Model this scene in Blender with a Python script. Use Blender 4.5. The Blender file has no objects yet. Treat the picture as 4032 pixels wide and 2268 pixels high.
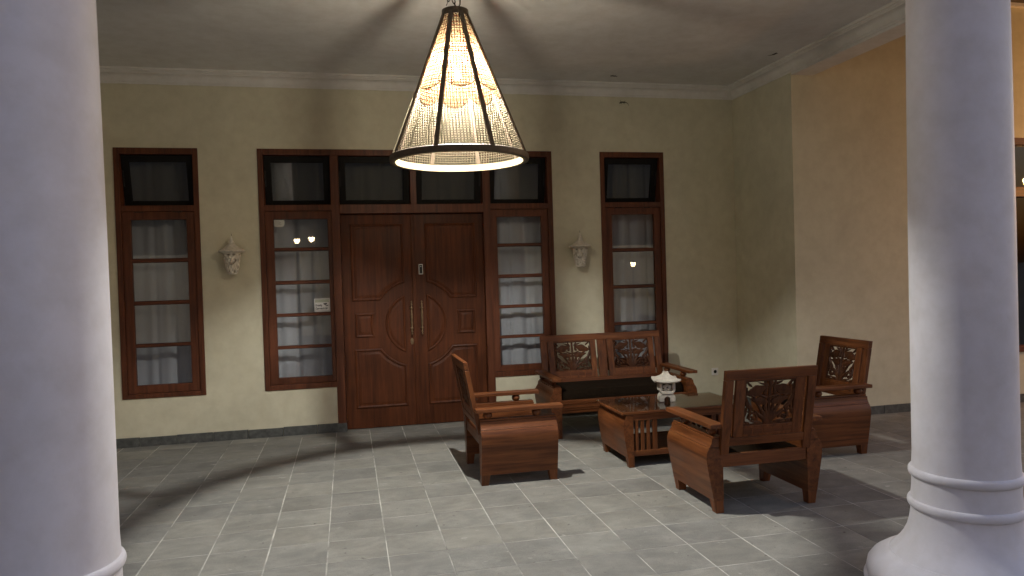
import bpy, bmesh, math, random
from mathutils import Vector, Matrix

# ------------------------------------------------------------------ camera, sky, exposure
scn = bpy.context.scene
COL = scn.collection
R_ = (0.97484481, -0.22090477, -0.02964257)
U_ = (0.03283306, 0.01078417, 0.99940267)
F_ = (0.22045314, 0.97523576, -0.01776587)
CAM = Vector((-0.24496, -7.10768, 1.44852))
cd = bpy.data.cameras.new('camera')
cam = bpy.data.objects.new('camera', cd)
COL.objects.link(cam)
cam.matrix_world = Matrix(((R_[0], U_[0], -F_[0], CAM.x), (R_[1], U_[1], -F_[1], CAM.y),
                           (R_[2], U_[2], -F_[2], CAM.z), (0, 0, 0, 1)))
cd.sensor_width = 36.0
cd.lens = 25.484
cd.clip_start = 0.05
cd.clip_end = 1500
scn.camera = cam

world = bpy.data.worlds.new('World')
scn.world = world
world.use_nodes = True
wn = world.node_tree
wn.nodes.clear()
sky = wn.nodes.new('ShaderNodeTexSky')
sky.sky_type = 'NISHITA'
sky.sun_disc = False
sky.sun_elevation = math.radians(-4)
sky.sun_rotation = math.radians(40)
bgn = wn.nodes.new('ShaderNodeBackground')
bgn.inputs['Strength'].default_value = 0.15
wo = wn.nodes.new('ShaderNodeOutputWorld')
wn.links.new(sky.outputs[0], bgn.inputs[0])
wn.links.new(bgn.outputs[0], wo.inputs[0])

vs = scn.view_settings
vs.view_transform = 'Standard'
vs.look = 'None'
EXPOSURE = 7.72         # a long night exposure: deep twilight sky and small lamps
vs.exposure = EXPOSURE
K = 2.0 ** -EXPOSURE
vs.gamma = 1.0
vs.use_curve_mapping = False
scn.render.engine = 'CYCLES'
cy = scn.cycles
cy.use_denoising = True
cy.use_adaptive_sampling = False
try:
    cy.denoiser = 'OPENIMAGEDENOISE'
except Exception:
    pass
cy.max_bounces = 6
cy.diffuse_bounces = 4
cy.glossy_bounces = 3
cy.transparent_max_bounces = 12
cy.sample_clamp_indirect = 6.0 * K
cy.caustics_reflective = False
cy.caustics_refractive = False

BULB = 21500.0 * K         # pendant bulb
WARM = 470.0 * K          # warm wall lamp beyond the column
GARDEN = 60.0 * K         # lamps across the yard

rnd = random.Random(7)
PI = math.pi


# ------------------------------------------------------------------ materials
class NT:
    def __init__(s, name):
        s.m = bpy.data.materials.new(name)
        s.m.use_nodes = True
        s.t = s.m.node_tree
        s.t.nodes.clear()
        s.out = s.t.nodes.new('ShaderNodeOutputMaterial')

    def n(s, typ, **kw):
        nd = s.t.nodes.new('ShaderNode' + typ)
        for k, v in kw.items():
            if isinstance(v, tuple) and k.startswith('i_'):
                pass
            setattr(nd, k, v)
        return nd

    def l(s, a, b):
        s.t.links.new(a, b)

    def val(s, nd, **kw):
        for k, v in kw.items():
            nd.inputs[k.replace('_', ' ')].default_value = v
        return nd

    def coord(s, scale=(1, 1, 1), which='Object', jitter=True):
        tc = s.n('TexCoord')
        mp = s.n('Mapping')
        mp.inputs['Scale'].default_value = scale
        s.l(tc.outputs[which], mp.inputs['Vector'])
        if jitter:
            oi = s.n('ObjectInfo')
            ml = s.n('Math', operation='MULTIPLY')
            ml.inputs[1].default_value = 37.0
            s.l(oi.outputs['Random'], ml.inputs[0])
            cmb = s.n('CombineXYZ')
            for k in range(3):
                s.l(ml.outputs[0], cmb.inputs[k])
            s.l(cmb.outputs[0], mp.inputs['Location'])
        return mp.outputs[0]

    def noise(s, vec, scale, detail=4, rough=.55, dist=0.0):
        nd = s.n('TexNoise')
        s.val(nd, Scale=scale, Detail=detail, Roughness=rough, Distortion=dist)
        s.l(vec, nd.inputs['Vector'])
        return nd.outputs['Fac']

    def ramp(s, fac, stops):
        nd = s.n('ValToRGB')
        e = nd.color_ramp.elements
        while len(e) < len(stops):
            e.new(.5)
        for k, (p, c) in enumerate(stops):
            e[k].position = p
            e[k].color = (c[0], c[1], c[2], 1)
        s.l(fac, nd.inputs[0])
        return nd.outputs[0]

    def mix(s, a, b, fac, mode='MIX'):
        nd = s.n('MixRGB', blend_type=mode)
        for sock, v in ((nd.inputs[0], fac), (nd.inputs[1], a), (nd.inputs[2], b)):
            if isinstance(v, (int, float)):
                sock.default_value = v
            elif isinstance(v, tuple):
                sock.default_value = (v[0], v[1], v[2], 1)
            else:
                s.l(v, sock)
        return nd.outputs[0]

    def bsdf(s, color, rough=.5, bump=None, bdist=.002, bstr=.5, metal=0.0, spec=.5, coat=0.0):
        b = s.n('BsdfPrincipled')
        for sock, v in ((b.inputs['Base Color'], color), (b.inputs['Roughness'], rough)):
            if isinstance(v, (int, float)):
                sock.default_value = v
            elif isinstance(v, tuple):
                sock.default_value = (v[0], v[1], v[2], 1)
            else:
                s.l(v, sock)
        b.inputs['Metallic'].default_value = metal
        b.inputs['Specular IOR Level'].default_value = spec
        b.inputs['Coat Weight'].default_value = coat
        b.inputs['Coat Roughness'].default_value = .18
        if bump is not None:
            bp = s.n('Bump')
            bp.inputs['Strength'].default_value = bstr
            bp.inputs['Distance'].default_value = bdist
            s.l(bump, bp.inputs['Height'])
            s.l(bp.outputs[0], b.inputs['Normal'])
        return b

    def done(s, sh):
        s.l(sh.outputs[0] if hasattr(sh, 'outputs') else sh, s.out.inputs['Surface'])
        return s.m


def m_wood(name, dark, mid, light, axis, rough=.34, gscale=1.0, coat=.25, spec=.5):
    s = NT(name)
    st = [34 * gscale] * 3
    st[axis] = 1.6 * gscale
    v = s.coord(tuple(st))
    a = s.noise(v, 1.0, 6, .62, .5)
    st2 = [150 * gscale] * 3
    st2[axis] = 5 * gscale
    b = s.noise(s.coord(tuple(st2)), 1.0, 3, .6)
    c = s.noise(s.coord((3, 3, 3)), 1.0, 3, .5)
    col = s.ramp(a, [(.30, dark), (.5, mid), (.72, light)])
    col = s.mix(col, tuple(x * .45 for x in dark), s.ramp(b, [(.56, (0, 0, 0)), (.78, (.55, .55, .55))]))
    col = s.mix(col, s.ramp(c, [(.3, (.72, .72, .72)), (.7, (1.12, 1.08, 1.02))]), 1.0, 'MULTIPLY')
    rg = s.ramp(c, [(.3, (rough - .08,) * 3), (.7, (rough + .12,) * 3)])
    return s.done(s.bsdf(col, rg, bump=b, bdist=.0006, bstr=.35, coat=coat, spec=spec))


TK = ((.060, .018, .005), (.140, .045, .013), (.215, .078, .024))
M = {}
for ax, nm in ((0, 'x'), (1, 'y'), (2, 'z')):
    M['teak_' + nm] = m_wood('teak_' + nm, *TK, ax, rough=.42, coat=.03, spec=.34)
    M['carve_' + nm] = m_wood('dark_carved_teak_' + nm, (.032, .011, .004), (.070, .024, .008), (.11, .040, .013), ax, rough=.5, coat=0, spec=.25)
    M['door_' + nm] = m_wood('mahogany_' + nm, (.046, .0125, .0042), (.086, .025, .008), (.122, .037, .012), ax, rough=.5, coat=.0, spec=.2)
    M['frame_' + nm] = m_wood('red_frame_' + nm, (.062, .018, .007), (.110, .034, .014), (.150, .050, .021), ax, rough=.46, coat=.0, spec=.3)

def m_paint(name, c, var=.11, rough=.75, bump=.0012, stain=None):
    s = NT(name)
    v = s.coord((1, 1, 1), jitter=False)
    a = s.noise(v, 1.3, 6, .66, .4)
    b = s.noise(v, 9, 5, .62)
    g = s.noise(v, 160, 2, .5)
    k = s.ramp(a, [(.3, (1 - var,) * 3), (.7, (1 + var * .5,) * 3)])
    col = s.mix(c, k, 1.0, 'MULTIPLY')
    col = s.mix(col, s.ramp(b, [(.32, (.93, .922, .90)), (.62, (1.02, 1.02, 1.02))]), 1.0, 'MULTIPLY')
    h = s.n('Math', operation='ADD')
    s.l(b, h.inputs[0])
    ml = s.n('Math', operation='MULTIPLY')
    ml.inputs[1].default_value = .12
    s.l(g, ml.inputs[0])
    s.l(ml.outputs[0], h.inputs[1])
    return s.done(s.bsdf(col, rough, bump=h.outputs[0], bdist=bump * 3, bstr=.35, spec=.3))


M['wall'] = m_paint('cream_wall_paint', (.64, .605, .455), bump=.0012)
M['ochre'] = m_paint('ochre_facade_paint', (.70, .58, .37))
M['ceil'] = m_paint('white_ceiling_paint', (.76, .745, .72), bump=.0006)
M['cornice'] = m_paint('white_cornice_paint', (.74, .72, .68), bump=.0006)
M['column'] = m_paint('white_column_paint', (.645, .63, .665), bump=.0009, rough=.6)
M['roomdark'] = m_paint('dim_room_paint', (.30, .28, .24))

def m_tile():
    s = NT('andesite_tile')
    v = s.coord((1, 1, 1))
    oi = s.n('ObjectInfo')
    a = s.noise(v, 3.0, 7, .65, .3)
    b = s.noise(s.coord((7, 13, 7)), 1.0, 6, .68, .6)
    g = s.noise(v, 240, 3, .6)
    col = s.ramp(a, [(.28, (.172, .169, .155)), (.52, (.230, .227, .209)), (.75, (.300, .295, .268))])
    col = s.mix(col, s.ramp(b, [(.35, (.86, .86, .86)), (.68, (1.10, 1.09, 1.06))]), 1.0, 'MULTIPLY')
    col = s.mix(col, s.ramp(oi.outputs['Random'], [(0, (.92, .92, .925)), (.5, (1.01, 1.01, 1.0)), (1, (1.10, 1.085, 1.05))]), 1.0, 'MULTIPLY')
    col = s.mix(col, s.ramp(g, [(.3, (.80, .80, .80)), (.7, (1.14, 1.14, 1.14))]), 1.0, 'MULTIPLY')
    sp = s.noise(s.coord((1, 1, 1)), 22, 2, .4)
    col = s.mix(col, (.09, .085, .075), s.ramp(sp, [(.735, (0, 0, 0)), (.76, (.7, .7, .7))]))
    sp2 = s.noise(s.coord((.7, 1, 1)), 17, 3, .5)
    col = s.mix(col, (.42, .41, .37), s.ramp(sp2, [(.70, (0, 0, 0)), (.76, (.6, .6, .6))]))
    hs = s.n('Math', operation='ADD')
    s.l(a, hs.inputs[0])
    s.l(g, hs.inputs[1])
    rg = s.ramp(a, [(.3, (.62,) * 3), (.7, (.78,) * 3)])
    return s.done(s.bsdf(col, rg, bump=hs.outputs[0], bdist=.0012, bstr=.45, spec=.35))


M['tile'] = m_tile()

def m_simple(name, c, rough=.6, var=.2, scale=30, metal=0.0, bump=None, spec=.5):
    s = NT(name)
    a = s.noise(s.coord(), scale, 4, .6)
    col = s.mix(c, s.ramp(a, [(.3, (1 - var,) * 3), (.7, (1 + var * .6,) * 3)]), 1.0, 'MULTIPLY')
    return s.done(s.bsdf(col, rough, metal=metal, bump=a if bump else None, bdist=bump or .001, spec=spec))


M['grout'] = m_simple('pale_grout', (.42, .41, .37), .85, .6, 5)
M['skirt'] = m_simple('dark_stone_skirting', (.085, .088, .082), .65, .45, 22, bump=.002)
M['ground'] = m_simple('yard_paving', (.10, .095, .09), .9, .3, 3)
M['black'] = m_simple('black_sash_paint', (.010, .0085, .007), .6, .3, spec=.15)
M['cushion'] = m_simple('dark_cushion_fabric', (.014, .009, .005), .95, .4, 60, bump=.003, spec=.08)
M['stone'] = m_simple('pale_carved_stone', (.66, .61, .51), .85, .22, 40, bump=.003)
M['lstone'] = m_simple('pale_lantern_stone', (.58, .545, .46), .85, .16, 60, bump=.002)
M['brass'] = m_simple('aged_brass', (.26, .18, .10), .38, .4, 40, metal=.7)
M['iron'] = m_simple('dark_iron', (.025, .022, .02), .5, .3, metal=.4)
M['rim'] = m_simple('dark_rattan_rim', (.085, .060, .038), .55, .4, 40)
M['white'] = m_simple('white_plastic', (.72, .70, .66), .4, .05)
M['blackgloss'] = m_simple('black_gloss', (.01, .01, .011), .2, .1)
M['print'] = m_simple('dark_print_ink', (.012, .013, .02), .7, .1)
M['paper'] = m_simple('paper_notice', (.58, .58, .53), .7, .1)
M['signwhite'] = m_simple('bright_sticker_white', (.86, .86, .83), .5, .03)
M['signgreen'] = m_simple('faded_sign_band', (.50, .54, .42), .6, .1)
M['gecko'] = m_simple('gecko_skin', (.035, .026, .015), .7, .4, 120)
M['soffit'] = m_simple('dark_eave_boards', (.09, .075, .06), .7, .3, 6)

def m_cane(name, c):
    s = NT(name)
    a = s.noise(s.coord(), 60, 3, .6)
    col = s.mix(c, s.ramp(a, [(.3, (.7, .65, .6)), (.7, (1.1, 1.08, 1.05))]), 1.0, 'MULTIPLY')
    return s.done(s.bsdf(col, .55))


M['cane'] = m_cane('brown_cane', (.100, .080, .048))
M['lattice'] = m_cane('dark_red_strand', (.045, .016, .008))
M['hoop'] = m_cane('pale_hoop_cane', (.30, .25, .145))

def m_cloth():
    s = NT('plaid_liner_cloth')
    tc = s.n('UVMap')
    sep = s.n('SeparateXYZ')
    s.l(tc.outputs[0], sep.inputs[0])

    def stripe(sock, freq, width):
        m = s.n('Math', operation='MULTIPLY')
        m.inputs[1].default_value = freq
        s.l(sock, m.inputs[0])
        f = s.n('Math', operation='FRACT')
        s.l(m.outputs[0], f.inputs[0])
        t = s.n('Math', operation='LESS_THAN')
        t.inputs[1].default_value = width
        s.l(f.outputs[0], t.inputs[0])
        return t.outputs[0]
    a = stripe(sep.outputs[0], 14, .28)
    b = stripe(sep.outputs[1], 20, .24)
    col = s.mix((.095, .074, .036), (.044, .009, .005), a)
    col2 = s.mix(col, (.036, .006, .003), b)
    tr = s.n('BsdfTranslucent')
    s.l(col2, tr.inputs[0])
    df = s.n('BsdfDiffuse')
    s.l(col2, df.inputs[0])
    tp = s.n('BsdfTransparent')
    tp.inputs[0].default_value = (1.0, .92, .78, 1)
    m1 = s.n('MixShader')
    m1.inputs[0].default_value = .55
    s.l(df.outputs[0], m1.inputs[1])
    s.l(tr.outputs[0], m1.inputs[2])
    m2 = s.n('MixShader')
    m2.inputs[0].default_value = .135
    s.l(m1.outputs[0], m2.inputs[1])
    s.l(tp.outputs[0], m2.inputs[2])
    return s.done(m2)


M['plaid'] = m_cloth()

def m_curtain():
    s = NT('sheer_curtain_cloth')
    w = s.noise(s.coord((1, 1, 1)), 300, 2, .5)
    col = s.ramp(w, [(.3, (.52, .525, .56)), (.7, (.62, .625, .66))])
    df = s.n('BsdfDiffuse')
    s.l(col, df.inputs[0])
    tr = s.n('BsdfTranslucent')
    s.l(col, tr.inputs[0])
    m1 = s.n('MixShader')
    m1.inputs[0].default_value = .3
    s.l(df.outputs[0], m1.inputs[1])
    s.l(tr.outputs[0], m1.inputs[2])
    return s.done(m1)


M['curtain'] = m_curtain()

def m_glass(name, tint, rough=.01):
    s = NT(name)
    # reflectance from the angle of incidence, the same on both faces of the thin pane
    ge = s.n('NewGeometry')
    dt = s.n('VectorMath', operation='DOT_PRODUCT')
    s.l(ge.outputs['Incoming'], dt.inputs[0])
    s.l(ge.outputs['Normal'], dt.inputs[1])
    ab = s.n('Math', operation='ABSOLUTE')
    s.l(dt.outputs['Value'], ab.inputs[0])
    iv = s.n('Math', operation='SUBTRACT')
    iv.inputs[0].default_value = 1.0
    s.l(ab.outputs[0], iv.inputs[1])
    pw = s.n('Math', operation='POWER')
    s.l(iv.outputs[0], pw.inputs[0])
    pw.inputs[1].default_value = 5.0
    fr = s.n('Math', operation='MULTIPLY_ADD')
    s.l(pw.outputs[0], fr.inputs[0])
    fr.inputs[1].default_value = .95
    fr.inputs[2].default_value = .045
    tp = s.n('BsdfTransparent')
    tp.inputs[0].default_value = (*tint, 1)
    gl = s.n('BsdfGlossy')
    gl.inputs['Roughness'].default_value = rough
    mx = s.n('MixShader')
    s.l(fr.outputs[0], mx.inputs[0])
    s.l(tp.outputs[0], mx.inputs[1])
    s.l(gl.outputs[0], mx.inputs[2])
    return s.done(mx)


M['glass'] = m_glass('window_glass', (.965, .975, .975))
M['darkglass'] = m_glass('smoked_transom_glass', (.70, .69, .64))
M['tableglass'] = m_glass('table_top_glass', (.93, .96, .94))

def m_emit(name, c, st):
    s = NT(name)
    e = s.n('Emission')
    e.inputs[0].default_value = (*c, 1)
    e.inputs[1].default_value = st
    return s.done(e)


M['bulb'] = m_emit('lit_bulb', (1.0, .985, .925), BULB)
M['tulip_warm'] = m_emit('lit_amber_glass', (1.0, .46, .12), WARM)
M['tulip'] = m_emit('lit_tulip_glass', (1.0, .74, .38), GARDEN)


# ------------------------------------------------------------------ mesh helpers
def tag(o, label=None, cat=None, group=None, kind=None):
    if label:
        o['label'] = label
    if cat:
        o['category'] = cat
    if group:
        o['group'] = group
    if kind:
        o['kind'] = kind
    return o


class MB:
    def __init__(s):
        s.v, s.f = [], []

    def add(s, vs, fs):
        n = len(s.v)
        s.v += [tuple(p) for p in vs]
        s.f += [tuple(n + i for i in f) for f in fs]
        return s

    def box(s, x0, x1, y0, y1, z0, z1):
        return s.add([(x0, y0, z0), (x1, y0, z0), (x1, y1, z0), (x0, y1, z0), (x0, y0, z1), (x1, y0, z1), (x1, y1, z1), (x0, y1, z1)],
                     [(0, 3, 2, 1), (4, 5, 6, 7), (0, 1, 5, 4), (1, 2, 6, 5), (2, 3, 7, 6), (3, 0, 4, 7)])

    def prism(s, poly, a, b, mapf):
        """poly list of 2-D points (counter-clockwise), extruded from a to b; mapf(p, t) -> xyz"""
        n = len(poly)
        vs_ = [mapf(p, a) for p in poly] + [mapf(p, b) for p in poly]
        fs = [tuple(range(n - 1, -1, -1)), tuple(range(n, 2 * n))]
        fs += [(i, (i + 1) % n, n + (i + 1) % n, n + i) for i in range(n)]
        return s.add(vs_, fs)

    def rings(s, rings, closed_ends=True):
        n = len(rings[0])
        vs_, fs = [], []
        for r in rings:
            vs_ += r
        for k in range(len(rings) - 1):
            for i in range(n):
                j = (i + 1) % n
                fs.append((k * n + i, k * n + j, (k + 1) * n + j, (k + 1) * n + i))
        if closed_ends:
            fs.append(tuple(range(n - 1, -1, -1)))
            fs.append(tuple((len(rings) - 1) * n + i for i in range(n)))
        return s.add(vs_, fs)

    def lathe(s, prof, c=(0, 0, 0), n=24, ends=True, ax=(1, 1)):
        """prof (r, z) bottom to top"""
        return s.rings([[(c[0] + ax[0] * r * math.cos(2 * PI * i / n), c[1] + ax[1] * r * math.sin(2 * PI * i / n), c[2] + z) for i in range(n)]
                        for r, z in prof], ends)

    def tube(s, pts, rad, n=8):
        pts = [Vector(p) for p in pts]
        rr = rad if isinstance(rad, (list, tuple)) else [rad] * len(pts)
        out = []
        prev = None
        for k, p in enumerate(pts):
            d = (pts[min(k + 1, len(pts) - 1)] - pts[max(k - 1, 0)]).normalized()
            if prev is None:
                a = Vector((0, 0, 1)) if abs(d.z) < .9 else Vector((1, 0, 0))
                u = d.cross(a).normalized()
            else:
                u = (prev - d * prev.dot(d)).normalized()
            prev = u
            w = d.cross(u)
            out.append([tuple(p + (u * math.cos(2 * PI * i / n) + w * math.sin(2 * PI * i / n)) * rr[k]) for i in range(n)])
        return s.rings(out)

    def torus(s, c, R, r, nx=24, nr=8, frame=((1, 0, 0), (0, 1, 0), (0, 0, 1)), sy=1.0):
        e = [Vector(q) for q in frame]
        vs_, fs = [], []
        for i in range(nx):
            t = 2 * PI * i / nx
            for j in range(nr):
                q = 2 * PI * j / nr
                rr = R + r * math.cos(q)
                p = Vector(c) + e[0] * (rr * math.cos(t)) + e[1] * (rr * math.sin(t) * sy) + e[2] * (r * math.sin(q))
                vs_.append(tuple(p))
                fs.append((i * nr + j, ((i + 1) % nx) * nr + j, ((i + 1) % nx) * nr + (j + 1) % nr, i * nr + (j + 1) % nr))
        return s.add(vs_, fs)

    def ball(s, c, rx, ry, rz, n=14, m=9):
        prof = [(math.sin(PI * k / m), -math.cos(PI * k / m)) for k in range(1, m)]
        return s.rings([[(c[0] + rx * r * math.cos(2 * PI * i / n), c[1] + ry * r * math.sin(2 * PI * i / n), c[2] + rz * z) for i in range(n)] for r, z in prof])

    def mesh(s, name, mat=None, smooth=None):
        me = bpy.data.meshes.new(name)
        me.from_pydata(s.v, [], s.f)
        if mat:
            me.materials.append(mat)
        bm = bmesh.new()
        bm.from_mesh(me)
        bmesh.ops.recalc_face_normals(bm, faces=bm.faces)
        bm.to_mesh(me)
        bm.free()
        if smooth is not None:
            me.polygons.foreach_set('use_smooth', [True] * len(me.polygons))
            me.set_sharp_from_angle(angle=math.radians(smooth))
        me.update()
        return me

    def build(s, name, mat, parent=None, smooth=None, bevel=0.0, loc=None):
        o = bpy.data.objects.new(name, s.mesh(name, mat, smooth))
        COL.objects.link(o)
        if parent:
            o.parent = parent
        if loc:
            o.location = loc
        if bevel:
            b = o.modifiers.new('bevel', 'BEVEL')
            b.width = bevel
            b.segments = 2
            b.limit_method = 'ANGLE'
            b.angle_limit = math.radians(50)
            b.harden_normals = False
        return o


def empty(name, loc=(0, 0, 0), rz=0.0):
    o = bpy.data.objects.new(name, None)
    o.empty_display_size = .1
    o.location = loc
    o.rotation_euler = (0, 0, rz)
    COL.objects.link(o)
    return o


def inst(name, me, parent=None, loc=(0, 0, 0), rot=(0, 0, 0)):
    o = bpy.data.objects.new(name, me)
    COL.objects.link(o)
    o.parent = parent
    o.location = loc
    o.rotation_euler = rot
    return o


def copy_tree(o, parent=None):
    c = o.copy()
    COL.objects.link(c)
    c.parent = parent
    for ch in list(o.children):
        copy_tree(ch, c)
    return c


def inframe(p):
    d = Vector(p) - CAM
    z = d.dot(Vector(F_))
    if z < .1:
        return None
    f = 25.484 / 36
    return (.5 + f * d.dot(Vector(R_)) / z, .5 - f * d.dot(Vector(U_)) / z * 16 / 9, z)


# ------------------------------------------------------------------ dimensions
XL, XR = -3.05, 3.852       # porch side walls
YJ = -1.058                 # face of the facade beside the porch
YF = -4.42                  # column row
CZ = 3.385                  # ceiling
SOF = 3.24                  # beam underside
TX, TY = .310, .3086
GX0, GY0 = -.397, -3.593

# ------------------------------------------------------------------ ground and floor
tag(MB().box(-400, 400, -500, 300, -.60, -.30).build('ground', M['ground']), kind='structure')
fl = MB()
fl.box(-7.5, 9.0, -4.95, 1.7, -.30, -.0009)
floor = tag(fl.build('porch_floor', M['grout']), kind='structure')

cells = []
for i in range(-22, 30):
    for j in range(-5, 13):
        x0 = GX0 + TX * i
        y0 = GY0 + TY * j
        x1, y1 = x0 + TX, y0 + TY
        if x1 > 8.9 or x0 < -7.4 or y0 < -4.95:
            continue
        lim = -.0 if XL < (x0 + x1) / 2 < XR else YJ
        if y0 > lim - .03:
            continue
        y1 = min(y1, lim + .06 if lim == 0 and -.3 < (x0 + x1) / 2 < 1.1 else lim)
        cells.append((x0, x1, y0, y1))
# uneven joints: each row's cross joints drift a little from column to column
def tile_mb(w, h, seed):
    q = random.Random(seed)
    g, b = .0, .0016
    m = MB()
    def ring(ins, z):
        return [(-w / 2 + ins + q.uniform(0, .0012), -h / 2 + ins + q.uniform(0, .001), z), (w / 2 - ins - q.uniform(0, .0012), -h / 2 + ins, z),
                (w / 2 - ins, h / 2 - ins - q.uniform(0, .001), z), (-w / 2 + ins, h / 2 - ins, z)]
    m.rings([ring(0, -.02), ring(0, -.0012), ring(b, 0)])
    return m


tile_meshes = [tile_mb(TX - .0062, TY - .0050, k).mesh('tile', M['tile']) for k in range(6)]
shown = []
rest = []
for c in cells:
    cx, cyy = (c[0] + c[1]) / 2, (c[2] + c[3]) / 2
    ok = False
    for px in (c[0], cx, c[1]):
        for py in (c[2], c[3]):
            q = inframe((px, py, 0))
            if q and 0 < q[0] < 1 and 0 < q[1] < 1:
                ok = True
    (shown if ok else rest).append((inframe((cx, cyy, 0)) or (0, 0, 9))[2:] + c if True else None)
shown.sort()
rest += shown[300:]
shown = shown[:300]
for d, x0, x1, y0, y1 in shown:
    full = y1 - y0 > TY - .02
    me = tile_meshes[rnd.randrange(6)] if full else tile_mb(TX - .0062, y1 - y0 - .005, 3).mesh('tile', M['tile'])
    col_shift = .004 * math.sin(x0 * 17.3)
    o = inst('tile', me, floor, ((x0 + x1) / 2 + rnd.uniform(-.0008, .0008), (y0 + y1) / 2 + (col_shift if full else 0), rnd.uniform(0, .0008)),
             (rnd.uniform(-.0015, .0015), rnd.uniform(-.0015, .0015), rnd.choice((0, PI)) if full else 0))
mr = MB()
for d, x0, x1, y0, y1 in rest:
    mr.box(x0 + .004, x1 - .004, y0 + .0015, y1 - .0015, -.02, 0)
tag(mr.build('tile_field', M['tile'], floor), kind='stuff')

# ------------------------------------------------------------------ walls
WT = .16
OPEN = [(-2.250, -1.546, .433, 2.692), (-1.030, -.340, .433, 2.692), (-.340, 1.125, -.05, 2.692), (1.125, 1.810, .433, 2.692), (2.327, 3.032, .433, 2.692)]
mw = MB()
xs = [XL - .16] + sorted({v for o in OPEN for v in o[:2]}) + [XR + .16]
ztop = CZ + .12
for a, b in zip(xs[:-1], xs[1:]):
    mid = (a + b) / 2
    op = [o for o in OPEN if o[0] < mid < o[1]]
    if not op:
        mw.box(a, b, 0, WT, -.3, ztop)
    else:
        o = op[0]
        if o[2] > 0:
            mw.box(a, b, 0, WT, -.3, o[2])
        mw.box(a, b, 0, WT, o[3], ztop)
back_wall = tag(mw.build('back_wall', M['wall']), 'cream painted back wall of the porch round the double door and windows', 'wall', kind='thing')


def skirting(parent, p0, p1, normal, seedoff=0):
    """stone skirting pieces along p0 -> p1"""
    p0, p1, nn = Vector((*p0, 0)), Vector((*p1, 0)), Vector((*normal, 0))
    d = p1 - p0
    L = d.length
    d.normalize()
    t = 0.0
    while t < L - .02:
        w = min(.31, L - t)
        h = .083 + rnd.uniform(-.004, .004)
        th = .013 + rnd.uniform(-.002, .002)
        m = MB()
        a = p0 + d * (t + .002)
        b = p0 + d * (t + w - .002)
        f0, f1 = a + nn * th, b + nn * (th + rnd.uniform(-.001, .001))
        m.rings([[tuple(a + Vector((0, 0, z))), tuple(b + Vector((0, 0, z))), tuple(f1 + Vector((0, 0, z - dz))), tuple(f0 + Vector((0, 0, z - dz)))]
                 for z, dz in ((.001, 0), (h, .002))])
        m.build('skirting_tile', M['skirt'], parent)
        t += w


skirting(back_wall, (XL, 0), (-.375, 0), (0, -1))
skirting(back_wall, (1.17, 0), (XR, 0), (0, -1))

mw = MB().box(XR, XR + .16, YJ + .161, -.001, -.3, ztop)
side_wall = tag(mw.build('side_wall', M['wall']), 'short cream return wall at the porch corner beside the wall socket', 'wall', kind='thing')
skirting(side_wall, (XR, -.014), (XR, YJ - .012), (-1, 0))
mw = MB().box(XL - .16, XL, YJ, -.001, -.3, ztop)
lw = tag(mw.build('side_wall', M['wall']), 'short cream return wall hidden behind the near white column', 'wall', kind='thing')

# facade beyond the porch, with the window seen past the right column
FZ = 4.03
mw = MB()
FX0, FX1 = 6.25, 7.65
mw.box(XR + .0005, FX0, YJ, YJ + .16, -.3, FZ)
mw.box(FX0, FX1, YJ, YJ + .16, -.3, .515)
mw.box(FX0, FX1, YJ, YJ + .16, 2.685, FZ)
mw.box(FX1, 9.0, YJ, YJ + .16, -.3, FZ)
facade = tag(mw.build('facade_wall', M['wall']), 'amber lit ochre wall beyond the porch corner, reaching past the white column', 'wall', kind='thing')
skirting(facade, (XR - .0, YJ - .001), (8.9, YJ - .001), (0, -1))
mw = MB().box(-7.5, XL - .162, YJ, YJ + .16, -.3, FZ)
tag(mw.build('facade_wall', M['ochre']), 'outer house wall to the side of the porch, hidden by the near column', 'wall', kind='thing')

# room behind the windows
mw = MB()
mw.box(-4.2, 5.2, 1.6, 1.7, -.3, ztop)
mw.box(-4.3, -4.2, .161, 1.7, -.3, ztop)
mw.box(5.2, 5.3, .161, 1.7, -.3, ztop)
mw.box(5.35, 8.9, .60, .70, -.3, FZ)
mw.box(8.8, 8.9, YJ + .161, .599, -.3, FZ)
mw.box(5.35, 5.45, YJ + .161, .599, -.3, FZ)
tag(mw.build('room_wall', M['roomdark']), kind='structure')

# ceiling, beams, cornice
mc = MB().box(XL - .002, XR + .002, YF - .2, 1.7, CZ, CZ + .12)
ceiling = tag(mc.build('ceiling', M['ceil']), kind='structure')
bw = .235
mb = MB().box(XR + .001, XR + bw, YF - .2, YJ - .001, SOF, FZ + .1)
tag(mb.build('side_beam', M['cornice'], None, bevel=.006), kind='structure')
mb = MB().box(XL - bw, XL - .001, YF - .2, YJ - .001, SOF, FZ + .1)
tag(mb.build('side_beam', M['cornice'], None, bevel=.006), kind='structure')
mb = MB().box(XL - bw, XR + bw, YF - .21, YF + .14, 3.12, FZ + .1)
tag(mb.build('front_beam', M['cornice'], None, bevel=.006), kind='structure')
mb = MB().box(XR + bw + .001, 9.2, YF - .2, 1.7, FZ, FZ + .1)
tag(mb.build('eave_ceiling', M['soffit']), kind='structure')
mb = MB().box(-7.6, XL - bw - .001, YF - .2, 1.7, FZ, FZ + .1)
tag(mb.build('eave_ceiling', M['soffit']), kind='structure')
mb = MB()
mb.box(XR + bw + .002, 8.9, YJ - .05, YJ - .001, FZ - .035, FZ - .001)
mb.build('eave_moulding', M['cornice'], facade)

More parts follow.
